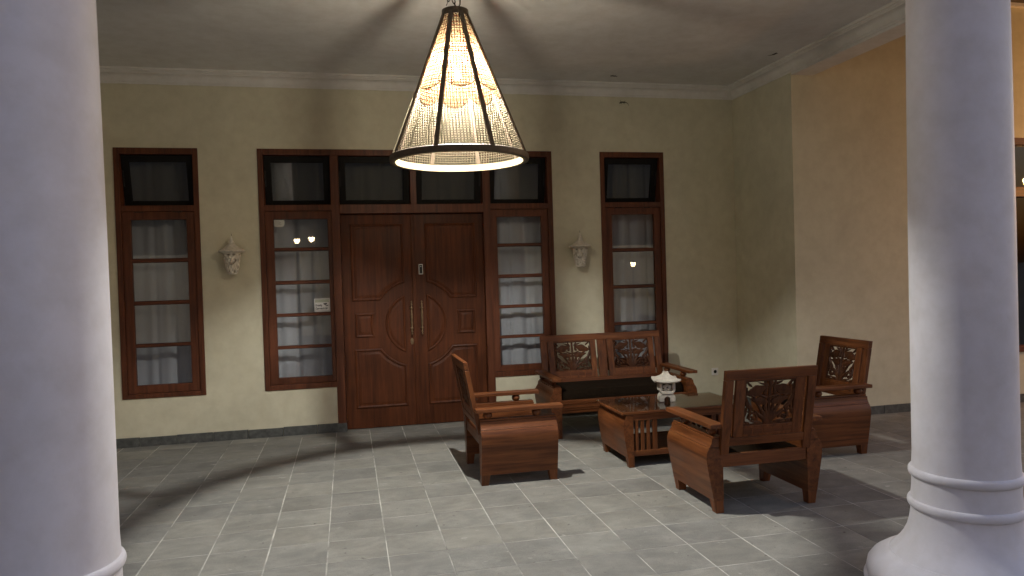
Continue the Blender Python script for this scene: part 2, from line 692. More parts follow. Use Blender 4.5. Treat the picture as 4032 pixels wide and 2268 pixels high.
prof = [(0, 3.262), (.010, 3.262), (.012, 3.276), (.020, 3.281), (.022, 3.292)]
for k in range(7):
    t = k / 6 * PI / 2
    prof.append((.024 + .056 * (1 - math.cos(t)), 3.296 + .046 * math.sin(t)))
prof += [(.082, 3.350), (.092, 3.353), (.094, 3.364), (.106, 3.367), (.110, 3.376), (.110, CZ + .004), (0, CZ + .004)]
path = [((XL, YF + .14), (1, 1)), ((XL, 0), (1, -1)), ((XR, 0), (-1, -1)), ((XR, YF + .14), (-1, 1))]
mcn = MB()
rg = []
for (px, py), (sx, sy) in path + path[:1]:
    rg.append([(px + sx * o, py + sy * o, z) for o, z in prof])
n = len(prof)
vs_, fs = [], []
for r in rg:
    vs_ += r
for k in range(len(rg) - 1):
    for i in range(n):
        fs.append((k * n + i, k * n + (i + 1) % n, (k + 1) * n + (i + 1) % n, (k + 1) * n + i))
mcn.add(vs_, fs)
mcn.build('cornice', M['cornice'], ceiling, smooth=40)

# ------------------------------------------------------------------ columns
CP = [(.415, .0), (.415, .012), (.398, .016), (.404, .045), (.398, .075), (.380, .100), (.352, .120), (.330, .128), (.318, .134), (.308, .145),
      (.290, .160), (.268, .185), (.248, .215), (.232, .250), (.222, .290), (.217, .325), (.216, .340)]
for k in range(9):
    t = PI * k / 8
    CP.append((.216 + .014 * math.sin(t), .373 - .021 * math.cos(t)))
CP += [(.215, .400), (.211, .44), (.2105, .485)]
for k in range(9):
    t = PI * k / 8
    CP.append((.2105 + .014 * math.sin(t), .512 - .021 * math.cos(t)))
CP += [(.2095, .54), (.2065, .60), (.2055, 1.0), (.204, 1.6), (.200, 2.2), (.194, 2.8), (.192, 2.93), (.21, 2.95), (.21, 2.98), (.195, 3.0), (.22, 3.05), (.25, 3.08), (.25, 3.119)]
for cxx, lab in ((2.40, 'white column with the flared base, standing beside the amber facade wall'), (-1.243, 'nearest white column, rising in front of the first tall window')):
    r = empty('porch_column', (cxx, YF, 0))
    tag(r, lab, 'column', 'round white columns along the porch front', 'thing')
    MB().lathe([p for p in CP if p[1] <= .15], n=72).build('base', M['column'], r, smooth=45)
    MB().lathe([(CP[9][0] - .002, .14)] + [p for p in CP if .145 < p[1] <= 2.93], n=72).build('shaft', M['column'], r, smooth=45)
    MB().lathe([p for p in CP if p[1] >= 2.93], n=72).build('capital', M['column'], r, smooth=45)

# ------------------------------------------------------------------ windows and door
YFR = -.012   # front of the frames


def frame_bars(m, bars, y0, y1):
    for a, b, c, d in bars:
        m.box(a, b, y0, y1, c, d)


def sash(parent, x0, x1, z0, z1, gx0, gx1, panes, y0, name='sash'):
    """wooden sash with one pane and one muntin per light"""
    y1 = y0 + .042
    m = MB()
    m.box(x0, gx0, y0, y1, z0, z1)
    m.box(gx1, x1, y0, y1, z0, z1)
    m.box(gx0, gx1, y0 + .0005, y1, panes[0][1], z1)
    m.box(gx0, gx1, y0 + .0005, y1, z0, panes[-1][0])
    s = m.build(name, M['frame_z'], parent, bevel=.002)
    for k in range(len(panes) - 1):
        zt, zb = panes[k][0], panes[k + 1][1]
        q = MB()
        q.prism([(y0 + .002, zb + .006), (y0 + .002, zt - .006), (y0 + .016, zt), (y0 + .036, zt), (y0 + .036, zb), (y0 + .016, zb)], gx0 + .0005, gx1 - .0005,
                lambda p, t: (t, p[0], p[1]))
        q.build('muntin', M['frame_x'], s)
    for zb, zt in panes:
        MB().box(gx0 - .004, gx1 + .004, y0 + .020, y0 + .025, zb - .004, zt + .004).build('pane', M['glass'], s)
    return s


def transom(parent, x0, x1, z0, z1, tilt, side):
    """black top-hung sash tilted inwards; its own pane, with a stay on one side"""
    h = z1 - z0
    w = x1 - x0
    o = MB()
    e = .062
    o.box(-w / 2, -w / 2 + e, 0, .035, -h, 0)
    o.box(w / 2 - e, w / 2, 0, .035, -h, 0)
    o.box(-w / 2 + e, w / 2 - e, .0004, .035, -e, 0)
    o.box(-w / 2 + e, w / 2 - e, .0004, .035, -h, -h + e * .7)
    s = o.build('transom_sash', M['black'], parent, bevel=.002)
    px, py = (parent.location.x, parent.location.y)
    s.location = ((x0 + x1) / 2 - px, .045 - py, z1 - .003)
    s.rotation_euler = (tilt, 0, 0)
    MB().box(-w / 2 + e - .004, w / 2 - e + .004, .014, .019, -h + e * .7 - .004, -e + .004).build('pane', M['darkglass'], s)
    m = MB()
    m.box(side * (w / 2 - .010) - .006, side * (w / 2 - .010) + .006, -.010, .0, -h * .62, -h * .30)
    m.build('window_stay', M['iron'], s)
    return s


P4 = [(1.695, 2.044), (1.312, 1.656), (.925, 1.273), (.550, .890)]
P5 = [(1.769, 2.035), (1.458, 1.735), (1.150, 1.421), (.845, 1.117), (.545, .813)]


def tall_window(x0, x1, label, side):
    r = empty('tall_window', ((x0 + x1) / 2, 0, .433))
    ox, oz = r.location.x, .433
    tag(r, label, 'window', 'tall narrow windows at either end of the back wall', 'thing')
    m = MB()
    a, b = x0 - ox, x1 - ox
    for q in ((a, a + .046, 0, 2.692 - oz), (b - .046, b, 0, 2.692 - oz)):
        m.box(q[0], q[1], YFR, .12, q[2], q[3])
    m.box(a + .046, b - .046, YFR + .0005, .12, 2.634 - oz, 2.692 - oz)
    m.box(a + .046, b - .046, YFR + .0005, .12, 2.118 - oz, 2.172 - oz)
    m.box(a + .046, b - .046, YFR + .0005, .12, 0, .476 - oz)
    m.build('frame', M['frame_z'], r, bevel=.003)
    sash(r, a + .048, b - .048, .478 - oz, 2.116 - oz, a + .118, b - .118, [(p - oz, q - oz) for p, q in P4], .004)
    t = transom(r, a + .048 + ox, b - .048 + ox, 2.174, 2.632, 0, side)
    t.location = (0, .030, 2.630 - oz)
    t.rotation_euler = (math.radians(12), 0, 0)
    for q in (-.16, .16):
        MB().box(q - .035, q + .035, -.002, .0035, 2.111 - oz, 2.121 - oz).build('hinge', M['iron'], r)
    return r


tall_window(-2.250, -1.546, 'four-pane tall window with tilted black transom, beside the nearest column', -1)
tall_window(2.327, 3.032, 'four-pane tall window behind the carved settee, nearest the wall socket', 1)

ent = empty('entrance_door', (.39, 0, 0))
tag(ent, 'wide mahogany double door with carved round panels, five-pane sidelights and four black transoms', 'door', kind='thing')
OX = .39
m = MB()
def eb(x0, x1, z0, z1, y0=YFR, y1=.125):
    m.box(x0 - OX, x1 - OX, y0, y1, z0, z1)
eb(-1.030, -.982, .433, 2.692)
eb(1.758, 1.810, .433, 2.692)
eb(-.378, -.300, .0, 2.634, YFR - .003)
eb(1.090, 1.164, .0, 2.634, YFR - .003)
eb(-.982, 1.758, 2.634, 2.692, YFR - .001)
eb(-.982, -.378, 2.112, 2.168)
eb(1.164, 1.758, 2.112, 2.168)
eb(-.300, 1.090, 2.082, 2.168)
eb(.376, .434, 2.168, 2.634)
eb(-.982, -.378, .433, .484)
eb(1.164, 1.758, .433, .484)
m.build('frame', M['frame_z'], ent, bevel=.003)
# stone blocks at the foot of the jambs
for xx in (-.385, 1.085):
    MB().box(xx - OX - .003, xx - OX + .088, YFR - .008, .02, 0, .085).build('jamb_block', M['skirt'], ent, bevel=.003)
sash(ent, -.980 - OX, -.380 - OX, .486, 2.110, -.906 - OX, -.416 - OX, P5, .004, 'sidelight')
sash(ent, 1.166 - OX, 1.756 - OX, .486, 2.110, 1.227 - OX, 1.685 - OX, P5, .004, 'sidelight')
for a, b, sd in ((-.980, -.380, -1), (-.298, .374, -1), (.436, 1.088, 1), (1.166, 1.756, 1)):
    t = transom(ent, a, b, 2.170, 2.632, 0, sd)
    t.location = ((a + b) / 2 - OX, .030, 2.630)
    t.rotation_euler = (math.radians(11.5), 0, 0)


def raised_panel(shape, mat, parent, y):
    """shape(d) gives the outline inset by d, always with the same number of points"""
    prof = [(0, 0), (.004, .011), (.012, .014), (.022, .010), (.026, .002), (.033, .002), (.050, .011), (.054, .011)]
    loops = [[(x, y - h, z) for x, z in shape(d)] for d, h in prof]
    m = MB()
    nn = len(loops[0])
    vs_, fs = [], []
    for L in loops:
        vs_ += L
    for k in range(len(loops) - 1):
        for i in range(nn):
            fs.append((k * nn + i, k * nn + (i + 1) % nn, (k + 1) * nn + (i + 1) % nn, (k + 1) * nn + i))
    fs.append(tuple((len(loops) - 1) * nn + i for i in range(nn)))
    m.add(vs_, fs)
    return m.build('raised_panel', mat, parent, smooth=28)


def arc(cx, cz, r, a0, a1, n=14):
    return [(cx + r * math.cos(math.radians(a0 + (a1 - a0) * k / n)), cz + r * math.sin(math.radians(a0 + (a1 - a0) * k / n))) for k in range(n + 1)]


YD = .052
cxm, czm, R2, R1 = .40, 1.005, .415, .302
for sg in (-1, 1):
    def mx(poly):
        q = [((x - cxm) * (-sg) + cxm - OX, z) for x, z in poly]
        return q if sg < 0 else q[::-1]
    x0, x1 = (-.296, .392) if sg < 0 else (.396, 1.088)
    lf = MB().box(x0 - OX, x1 - OX, YD, YD + .045, .006, 2.078).build('door_leaf', M['door_z'], ent, bevel=.002)
    # panels are drawn for one leaf and mirrored for the other
    def up(d):
        r = R2 + d
        zb = 1.240 + d
        return mx([(-.212 + d, 1.985 - d), (-.212 + d, zb)] + arc(cxm, czm, r, 180 - math.degrees(math.asin((zb - czm) / r)), math.degrees(math.acos((.295 - d - cxm) / r))) + [(.295 - d, 1.985 - d)])
    def lo(d):
        r = R2 + d
        zt = .775 - d
        return mx([(-.202 + d, .200 + d), (.295 - d, .200 + d)] + arc(cxm, czm, r, 360 - math.degrees(math.acos((.295 - d - cxm) / r)), 180 + math.degrees(math.asin((czm - zt) / r))) + [(-.202 + d, zt)])
    def md(d):
        r, h = R2 + .004 + d, .118 - d
        return mx([(-.188 + d, czm - h)] + arc(cxm, czm, r, 180 + math.degrees(math.asin(h / r)), 180 - math.degrees(math.asin(h / r)), 8) + [(-.188 + d, czm + h)])
    def hdisc(d):
        r = R1 - d
        b = math.degrees(math.acos((.297 - d - cxm) / r))
        return mx(arc(cxm, czm, r, b, 360 - b, 30))
    for shp in (up, lo, md, hdisc):
        raised_panel(shp, M['door_z'], lf, YD)
    # turned pull
    hx = (.352 if sg < 0 else .453) - OX
    P = [(.004, .893), (.009, .899), (.010, .906), (.005, .913), (.011, .920), (.012, .927), (.007, .934), (.008, .948), (.013, .956), (.013, .963), (.007, .972), (.009, .985),
         (.012, 1.02), (.0135, 1.06), (.012, 1.10), (.009, 1.135), (.007, 1.145), (.013, 1.152), (.013, 1.160), (.007, 1.168), (.008, 1.182), (.012, 1.190), (.011, 1.198), (.005, 1.205), (.010, 1.213), (.009, 1.221), (.004, 1.228)]
    hd_ = MB().lathe([(r_ * .85, z_) for r_, z_ in P], (hx, YD - .040, 0), n=14)
    for zz in (.960, 1.156):
        hd_.tube([(hx, YD - .040, zz), (hx, YD - .002, zz)], .006, 8)
        hd_.lathe([(.016, -.006), (.016, .006)], (hx, YD - .004, zz), n=12)
    hd_.build('pull_handle', M['brass'], lf, smooth=50)
    if sg < 0:
        ov = MB().rings([[(hx + .017 * k * math.cos(2 * PI * i / 20), YD - y, .828 + .032 * k * math.sin(2 * PI * i / 20)) for i in range(20)] for k, y in ((1, 0), (.98, .004), (.7, .006))])
        ov.build('escutcheon', M['brass'], lf, smooth=40)
        MB().box(x1 - OX - .022, x1 - OX + .014, YD - .014, YD - .0005, .010, 2.074).build('astragal', M['door_z'], lf, bevel=.005)
    else:
        kp = MB().box(.437 - OX, .478 - OX, YD - .022, YD, 1.483, 1.583).build('lock_plate', M['white'], lf, bevel=.004)
        MB().box(.4435 - OX, .4715 - OX, YD - .025, YD - .0222, 1.491, 1.575).build('keypad', M['blackgloss'], kp, bevel=.001)
        q = MB()
        for zz in (1.558, 1.540, 1.522, 1.504):
            q.lathe([(.0045, 0), (.0045, .0)], (.4575 - OX, YD - .0255, zz), n=3)
        q = MB()
        q.rings([[(.4575 - OX + .005 * math.cos(2 * PI * i / 12), YD - y, 1.560 + .005 * math.sin(2 * PI * i / 12)) for i in range(12)] for y in (.0245, .0265)])
        q.build('camera_dot', M['white'], kp)

# window past the right column
fw_ = empty('facade_window', ((FX0 + FX1) / 2, YJ, .515))
tag(fw_, 'red framed window in the amber lit facade wall, half hidden by the white column', 'window', kind='thing')
m = MB()
hw = (FX1 - FX0) / 2
m.box(-hw, -hw + .05, -.02, .10, 0, 2.17)
m.box(hw - .05, hw, -.02, .10, 0, 2.17)
m.box(-.03, .03, -.02, .10, .055, 2.11)
m.box(-hw + .05, hw - .05, -.0205, .10, 2.10, 2.17)
m.box(-hw + .05, hw - .05, -.0205, .10, 1.575, 1.675)
m.box(-hw + .05, hw - .05, -.0205, .10, 0, .06)
m.build('frame', M['frame_x'], fw_, bevel=.003)
for a, b in ((-hw + .05, -.03), (.03, hw - .05)):
    MB().box(a, b, .03, .035, .06, 1.575).build('pane', M['glass'], fw_)
    MB().box(a, b, .03, .035, 1.675, 2.10).build('pane', M['glass'], fw_)

# ------------------------------------------------------------------ curtains
def curtain(x0, x1, z0, z1, y, label, seed, cat='curtain', amp=.019, group='sheer curtains behind the glass'):
    q = random.Random(seed)
    nx = int((x1 - x0) / .008)
    nz = 14
    ph = [q.uniform(0, 6.28) for _ in range(6)]
    m = MB()
    vs_, fs = [], []
    for k in range(nz + 1):
        t = k / nz
        for i in range(nx + 1):
            u = i / nx
            x = x0 + (x1 - x0) * u
            wob = .35 * math.sin(3.1 * t + ph[4]) + .2 * math.sin(7 * u + ph[5])
            d = (math.sin(x * 41 + ph[0] + wob * 1.5) * .5 + math.sin(x * 23 + ph[1] + wob * 2.2) * .7 + .22 * math.sin(x * 77 + ph[2])) * amp * (.75 + .35 * (1 - t))
            xx = x + .010 * math.sin(x * 31 + ph[3]) + .01 * (1 - t) * math.sin(9 * u + ph[3])
            vs_.append((xx - (x0 + x1) / 2, d, z0 + (z1 - z0) * t + (.006 * math.sin(x * 40 + ph[1]) if k == 0 else 0)))
    for k in range(nz):
        for i in range(nx):
            a = k * (nx + 1) + i
            fs.append((a, a + 1, a + nx + 2, a + nx + 1))
    m.add(vs_, fs)
    o = m.build('curtain', M['curtain'], None, smooth=60, loc=((x0 + x1) / 2, y, 0))
    return tag(o, label, cat, group)


curtain(-2.42, -1.38, .20, 2.78, .218, 'pale sheer curtain behind the tall window nearest the column', 1)
curtain(-1.15, -.28, .20, 2.14, .218, 'pale sheer curtain behind the sidelight with the camera notice', 2)
curtain(1.10, 1.95, .20, 2.14, .218, 'pale sheer curtain behind the sidelight beside the settee', 3)
curtain(2.20, 3.16, .20, 2.78, .218, 'pale sheer curtain behind the tall window over the settee', 4)
curtain(-1.15, 1.95, 2.15, 2.80, .218, 'pale sheer curtain across the transoms over the double door', 5, amp=.018)

# ------------------------------------------------------------------ notices on the glass
YG = .004 + .0195
sg_ = empty('security_notice', (-.4915, YG, 1.157))
tag(sg_, 'small white sticker reading Security Cameras in Use on the sidelight pane', 'sticker')
MB().box(-.072, .072, -.0012, 0, 0, .122).build('backing', M['signwhite'], sg_)
bd = MB()
for a, b, c, d in ((-.066, .066, .1135, .1155), (-.066, .066, .0065, .0085), (-.066, -.0642, .0085, .1135), (.0642, .066, .0085, .1135)):
    bd.box(a, b, -.0018, -.0012, c, d)
bd.build('border_line', M['skirt'], sg_)
MB().box(-.063, .063, -.0017, -.0012, .086, .112).build('faded_band', M['signgreen'], sg_)


def text(body, x, z, size, parent, name, sx=1.0):
    cu = bpy.data.curves.new(name, 'FONT')
    cu.body = body
    cu.size = size
    cu.extrude = .0002
    cu.offset = .0007
    o = bpy.data.objects.new(name, cu)
    COL.objects.link(o)
    dg = bpy.context.evaluated_depsgraph_get()
    me = bpy.data.meshes.new_from_object(o.evaluated_get(dg))
    bpy.data.objects.remove(o)
    me.materials.clear()
    me.materials.append(M['print'])
    t = bpy.data.objects.new(name, me)
    COL.objects.link(t)
    t.parent = parent
    t.location = (x, -.0019, z)
    t.rotation_euler = (PI / 2, 0, 0)
    t.scale = (sx, 1.25, 1)
    return t


text('Security', -.059, .050, .0225, sg_, 'lettering', .80)
text('Cameras in Use', -.059, .020, .0225, sg_, 'lettering', .78)
ic = MB()
def icon(poly):
    ic.prism(poly, -.0021, -.0013, lambda p, t: (p[0], t, p[1]))
icon([(.010, .076), (.045, .079), (.046, .068), (.032, .062), (.018, .064)])
icon([(.032, .063), (.037, .063), (.039, .055), (.050, .056), (.050, .060), (.055, .062), (.057, .054), (.053, .047), (.049, .051), (.038, .049), (.033, .052)])
ic.build('camera_pictogram', M['print'], sg_)
nt = MB()
nt.prism([(-.046, 0), (.028, 0), (.042, .020), (.046, .040), (.038, .062), (-.046, .065)], -.0011, 0, lambda p, t: (p[0], t, p[1]))
no = tag(nt.build('paper_notice', M['paper'], None, loc=(-.852, YG, 1.967)), 'torn pale paper note on the top pane of the sidelight', 'note')
q = MB()
for k, (w, z) in enumerate(((.040, .052), (.052, .041), (.046, .031), (.058, .021), (.03, .011))):
    q.box(-.040, -.040 + w, -.0014, -.0011, z - .0022, z)
q.build('scribble', M['skirt'], no)

# ------------------------------------------------------------------ wall lanterns (unlit stone sconces)
def sconce(x, z0, label, rot, seed):
    q = random.Random(seed)
    r = empty('wall_lantern', (x, -.085, z0))
    tag(r, label, 'wall lantern', 'carved pale stone lanterns on the back wall')
    N, K = 120, 44
    H = .190
    def rad(t):
        return .045 + .031 * t ** .8
    # openings (angle, height, half width, half height, slant, kind): kind 1 is a triangle standing on its base
    holes = []
    for k in range(4):
        o_ = k * PI / 2
        holes += [(o_ - .42, .90, .20, .050, .0, 0), (o_ + .24, .90, .17, .050, .0, 0), (o_ - .52, .13, .20, .075, .4, 1), (o_ + .45, .13, .24, .085, -.2, 1),
                  (o_ - .16, .47, .20, .055, -.9, 0), (o_ + .22, .50, .18, .050, .9, 0), (o_ + .45, .62, .12, .085, .5, 0), (o_ - .62, .62, .10, .10, -.6, 0), (o_ - .55, .32, .10, .09, .5, 0)]
    m = MB()
    vs_, fs = [], []
    keep = []
    for side in (0, 1):
        for k in range(K + 1):
            t = k / K
            for i in range(N):
                a = 2 * PI * i / N
                rr = rad(t) - (.010 if side else 0)
                if not side:
                    rr += .0040 * math.sin(8 * a + 7 * t + seed) * math.sin(12 * t + 4 * a) + .0022 * math.sin(16 * a - 19 * t)
                    if t < .08 or t > .93:
                        rr = rad(t) + .001
                vs_.append((rr * math.cos(a), rr * math.sin(a), t * H))
    def hole(i, k):
        a = 2 * PI * (i + .5) / N
        t = (k + .5) / K
        d = ((a + PI / 2 + rot + PI) % (2 * PI)) - PI
        for ha, ht, wa, wt, sl, kd in holes:
            dd = ((d - ha + PI) % (2 * PI)) - PI
            dt = t - ht - sl * dd * .25
            if kd == 0 and (dd / wa) ** 2 + (dt / wt) ** 2 < 1:
                return True
            if kd == 1 and -wt < dt < wt and abs(dd) < wa * (.5 - .5 * dt / wt):
                return True
        return False
    H_ = [[hole(i, k) for i in range(N)] for k in range(K)]
    n1 = (K + 1) * N
    for k in range(K):
        for i in range(N):
            if H_[k][i]:
                continue
            j = (i + 1) % N
            a, b, c, d = k * N + i, k * N + j, (k + 1) * N + j, (k + 1) * N + i
            fs.append((a, b, c, d))
            fs.append((n1 + d, n1 + c, n1 + b, n1 + a))
            if k == 0 or H_[k - 1][i]:
                fs.append((b, a, n1 + a, n1 + b))
            if k == K - 1 or H_[k + 1][i]:
                fs.append((d, c, n1 + c, n1 + d))
            if H_[k][i - 1]:
                fs.append((a, d, n1 + d, n1 + a))
            if H_[k][j]:
                fs.append((c, b, n1 + b, n1 + c))
    m.add(vs_, fs)
    m.build('carved_body', M['stone'], r, smooth=45)
    MB().lathe([(.001, -.006), (.040, -.006), (.043, .0), (.030, .004), (.001, .004)], n=28, ends=False).build('bottom_plate', M['stone'], r, smooth=40)
    MB().lathe([(.070, .188), (.082, .190), (.110, .196), (.115, .202), (.114, .212), (.108, .216), (.085, .226), (.060, .242), (.042, .258), (.034, .264), (.034, .268), (.026, .272), (.028, .280), (.020, .288),
                (.016, .300), (.009, .322), (.002, .345)], n=36).build('roof', M['stone'], r, smooth=40)
    MB().box(-.03, .03, .030, .084, .06, .15).build('wall_bracket', M['stone'], r, bevel=.004)
    MB().tube([(0, .0, .335), (.003, .003, .352), (.001, .006, .366)], [.002, .0018, .001], 6).build('finial_wire', M['iron'], r)


sconce(-1.270, 1.538, 'carved stone lantern on the wall between the tall window and the left sidelight', -.15, 2)
sconce(2.062, 1.516, 'carved stone lantern on the wall above the settee', .35, 5)

# socket
so = empty('wall_socket', (3.567, 0, .310))
tag(so, 'white round-hole wall socket low in the corner behind the armchair', 'socket')
ms = MB()
pl = MB().box(-.038, .038, -.011, 0, 0, .078)
pl.build('plate', M['white'], so, bevel=.004)
MB().torus((0, -.0115, .039), .021, .003, 24, 8, ((1, 0, 0), (0, 0, 1), (0, -1, 0))).build('rim', M['white'], so, smooth=60)
q = MB().rings([[(.0195 * math.cos(2 * PI * i / 24), -.0113, .039 + .0195 * math.sin(2 * PI * i / 24)) for i in range(24)], [(.0195 * math.cos(2 * PI * i / 24), -.0116, .039 + .0195 * math.sin(2 * PI * i / 24)) for i in range(24)]])
q.build('recess', M['blackgloss'], so)

# ------------------------------------------------------------------ geckos
def gecko(loc, frame, label, s=1.0, bend=1.0):
    ex, ey, ez = [Vector(v).normalized() for v in frame]
    def W(x, y, z=.005):
        return tuple((ex * x + ey * y + ez * z) * s)
    m = MB()
    m.tube([W(-.045, -.010), W(-.040, -.007), W(-.033, -.003), W(-.027, 0), W(-.015, .003), W(0, .003), W(.010, .001), W(.018, 0), W(.030, 0), W(.042, -.004), W(.052, -.014), W(.056, -.028), W(.057, -.036)],
           [.0015 * s, .0045 * s, .0055 * s, .004 * s, .0055 * s, .006 * s, .005 * s, .0038 * s, .0032 * s, .0026 * s, .002 * s, .0014 * s, .0006 * s], 8)
    for pts in (((-.024, .003), (-.028, .013), (-.031, .019)), ((-.024, -.003), (-.025, -.011), (-.022, -.014)), ((.008, .004), (.014, .012), (.024, .014)), ((.008, -.003), (.006, -.010), (.011, -.013))):
        m.tube([W(x, y, .004) for x, y in pts], [.003 * s, .0022 * s, .0014 * s], 6)
        ex_, ey_ = pts[-1]
        for a in (-.9, 0, .9):
            dx, dy = pts[-1][0] - pts[-2][0], pts[-1][1] - pts[-2][1]
            L = math.hypot(dx, dy)
            dx, dy = dx / L, dy / L
            cx_, sx_ = math.cos(a), math.sin(a)
            m.tube([W(ex_, ey_, .003), W(ex_ + (dx * cx_ - dy * sx_) * .004, ey_ + (dx * sx_ + dy * cx_) * .004, .002)], [.0008 * s, .0005 * s], 5)
    o = m.build('gecko', M['gecko'], None, smooth=60, loc=loc)
    return tag(o, label, 'gecko', 'small house geckos')


gecko((2.603, -.001, 3.205), ((1, 0, 0), (0, 0, 1), (0, -1, 0)), 'small dark gecko on the back wall just under the cornice')
gecko((2.378, -.337, CZ - .001), ((1, .1, 0), (.1, -1, 0), (0, 0, -1)), 'small gecko on the ceiling straight above the wall gecko', .8)
gecko((3.590, -1.20, CZ - .001), ((-.25, 1, 0), (1, .25, 0), (0, 0, -1)), 'small gecko on the ceiling beside the corner cornice', .85)

# ------------------------------------------------------------------ pendant lamp
LX, LY = .440, -2.74
ZR0, ZR1, ZT0, ZT1 = 2.142, 2.176, 3.028, 3.056
RB, RT = .408, .074
pend = empty('pendant_lamp', (LX, LY, ZR0))
tag(pend, 'lit cone shaped cane pendant lamp with dark ribs and plaid liner over the porch', 'pendant lamp')


def crad(z):
    return RT + (RB - RT) * (ZT0 - z) / (ZT0 - ZR1)


SL = math.hypot(RB - RT, ZT0 - ZR1)
sinA = (RB - RT) / SL
cosA = (ZT0 - ZR1) / SL
s0, s1 = RT / sinA, RB / sinA          # slant distances from the apex
A0 = math.radians(18 - 90)             # a rib direction (facing the door is +Y)
ribs = [A0 + k * PI / 4 for k in range(8)]
SECT = 2 * PI * sinA


def cone(s, phi, off=0.0):
    """slant distance and real angle -> local point"""
    r = s * sinA + off * cosA
    z = ZT0 - (s - s0) * cosA + off * sinA
    return (r * math.cos(phi), r * math.sin(phi), z - ZR0)


def scallop_s(phi):
    u = ((phi - A0) / (PI / 4)) % 1.0
    z = 2.588 - .052 * math.sin(PI * u) ** .8
    return s0 + (ZT0 - z) / cosA


# lower cane: hexagonal lattice of round holes on the unrolled cone
hx, hr, bnd = .0184, .0073, 0
hy = hx * math.sqrt(3) / 2
vs_, fs = [], []
nrow = int((s1 - s0) / hy)
for k in range(nrow + 1):
    s = s1 - .004 - k * hy
    if s < s0:
        break
    ncell = max(8, round(2 * PI * s * sinA / hx))
    dphi = 2 * PI / ncell
    for i in range(ncell):
        phi = (i + (.5 if k % 2 else 0)) * dphi
        if s < scallop_s(phi) - .012:
            continue
        base = len(vs_)
        for j in range(6):
            t = PI / 6 + PI / 3 * j
            ox, oy = hx / math.sqrt(3) * math.cos(t) * 1.02, hx / math.sqrt(3) * math.sin(t) * 1.02
            vs_.append(cone(s + oy, phi + ox / (s * sinA)))
        for j in range(6):
            t = PI / 6 + PI / 3 * j
            ox, oy = hr * 1.08 * math.cos(t), hr * 1.08 * math.sin(t)
            vs_.append(cone(s + oy, phi + ox / (s * sinA), .0007))
        for j in range(6):
            fs.append((base + j, base + (j + 1) % 6, base + 6 + (j + 1) % 6, base + 6 + j))
o = MB().add(vs_, fs).build('cane_weave', M['cane'], pend)
tag(o, kind='stuff')
# upper lattice: square grid of strands
vs_, fs = [], []
def strip(pts, w, flat):
    b = len(vs_)
    for (s, p) in pts:
        if flat:
            vs_.append(cone(s - w, p, .0012))
            vs_.append(cone(s + w, p, .0012))
        else:
            vs_.append(cone(s, p - w / (s * sinA), .0006))
            vs_.append(cone(s, p + w / (s * sinA), .0006))
    for k in range(len(pts) - 1):
        fs.append((b + 2 * k, b + 2 * k + 1, b + 2 * k + 3, b + 2 * k + 2))
gs = .0166
for k in range(int((s1 - s0) / gs)):
    s = s0 + .006 + k * gs
    run = []
    for i in range(193):
        p = A0 + 2 * PI * i / 192
        if s < scallop_s(p) - .004:
            run.append((s, p))
        else:
            if len(run) > 1:
                strip(run, .0024, True)
            run = []
    if len(run) > 1:
        strip(run, .0024, True)
for pan in range(8):
    pc = A0 + (pan + .5) * PI / 4
    for i in range(-9, 10):
        off = (i + .0) * gs
        pts = []
        for k in range(40):
            s = s0 + .003 + k * .014
            dp = off / (s * sinA)
            if abs(dp) > PI / 8 - .012 / (s * sinA):
                continue
            if s > scallop_s(pc + dp):
                break
            pts.append((s, pc + dp))
        if len(pts) > 1:
            strip(pts, .0024, False)
o = MB().add(vs_, fs).build('upper_lattice', M['lattice'], pend)
tag(o, kind='stuff')
# plaid liner inside the upper part, scalloped
lm = MB()
vs_, fs, uv = [], [], []
NP, NS = 160, 24
for i in range(NP + 1):
    p = A0 + 2 * PI * i / NP
    se = scallop_s(p)
    for k in range(NS + 1):
        s = s0 + (se - s0) * k / NS
        vs_.append(cone(s, p, -.008))
        uv.append(((p - A0) / (PI / 4), (s - s0) * 2.2))
for i in range(NP):
    for k in range(NS):
        a = i * (NS + 1) + k
        fs.append((a, a + 1, a + NS + 2, a + NS + 1))
me = bpy.data.meshes.new('cloth_liner')
me.from_pydata(vs_, [], fs)
me.materials.append(M['plaid'])
ul = me.uv_layers.new(name='UVMap')
for lp in me.loops:
    ul.data[lp.index].uv = uv[lp.vertex_index]
me.update()
inst('cloth_liner', me, pend)
MB().tube([cone(scallop_s(A0 + 2 * PI * i / 160), A0 + 2 * PI * i / 160, .001) for i in range(161)], .0028, 6).build('scallop_trim', M['rim'], pend, smooth=60)
for p in ribs:
    m = MB()
    e = Vector((-math.sin(p), math.cos(p), 0))
    rr = []
    for s in (s0 - .005, s1 + .004):
        w = .0140 if s < s0 + .1 else .0130
        a, b = Vector(cone(s, p, -.004)), Vector(cone(s, p, .009))
        rr.append([tuple(a - e * w), tuple(a + e * w), tuple(b + e * w), tuple(b - e * w)])
    m.rings(rr)
    m.build('rib', M['rim'], pend, bevel=.002)
MB().lathe([(RB - .006, .001), (RB + .010, 0), (RB + .013, .008), (RB + .012, ZR1 - ZR0), (RB + .002, ZR1 - ZR0 + .005), (RB - .006, ZR1 - ZR0 + .004), (RB - .006, .001)], n=96, ends=False).build('rim_ring', M['rim'], pend, smooth=40)
MB().lathe([(RB - .022, .0), (RB - .0065, .0), (RB - .0145, .030), (RB - .020, .040), (RB - .028, .038), (RB - .022, .0)], n=96, ends=False).build('inner_hoop', M['hoop'], pend, smooth=40)
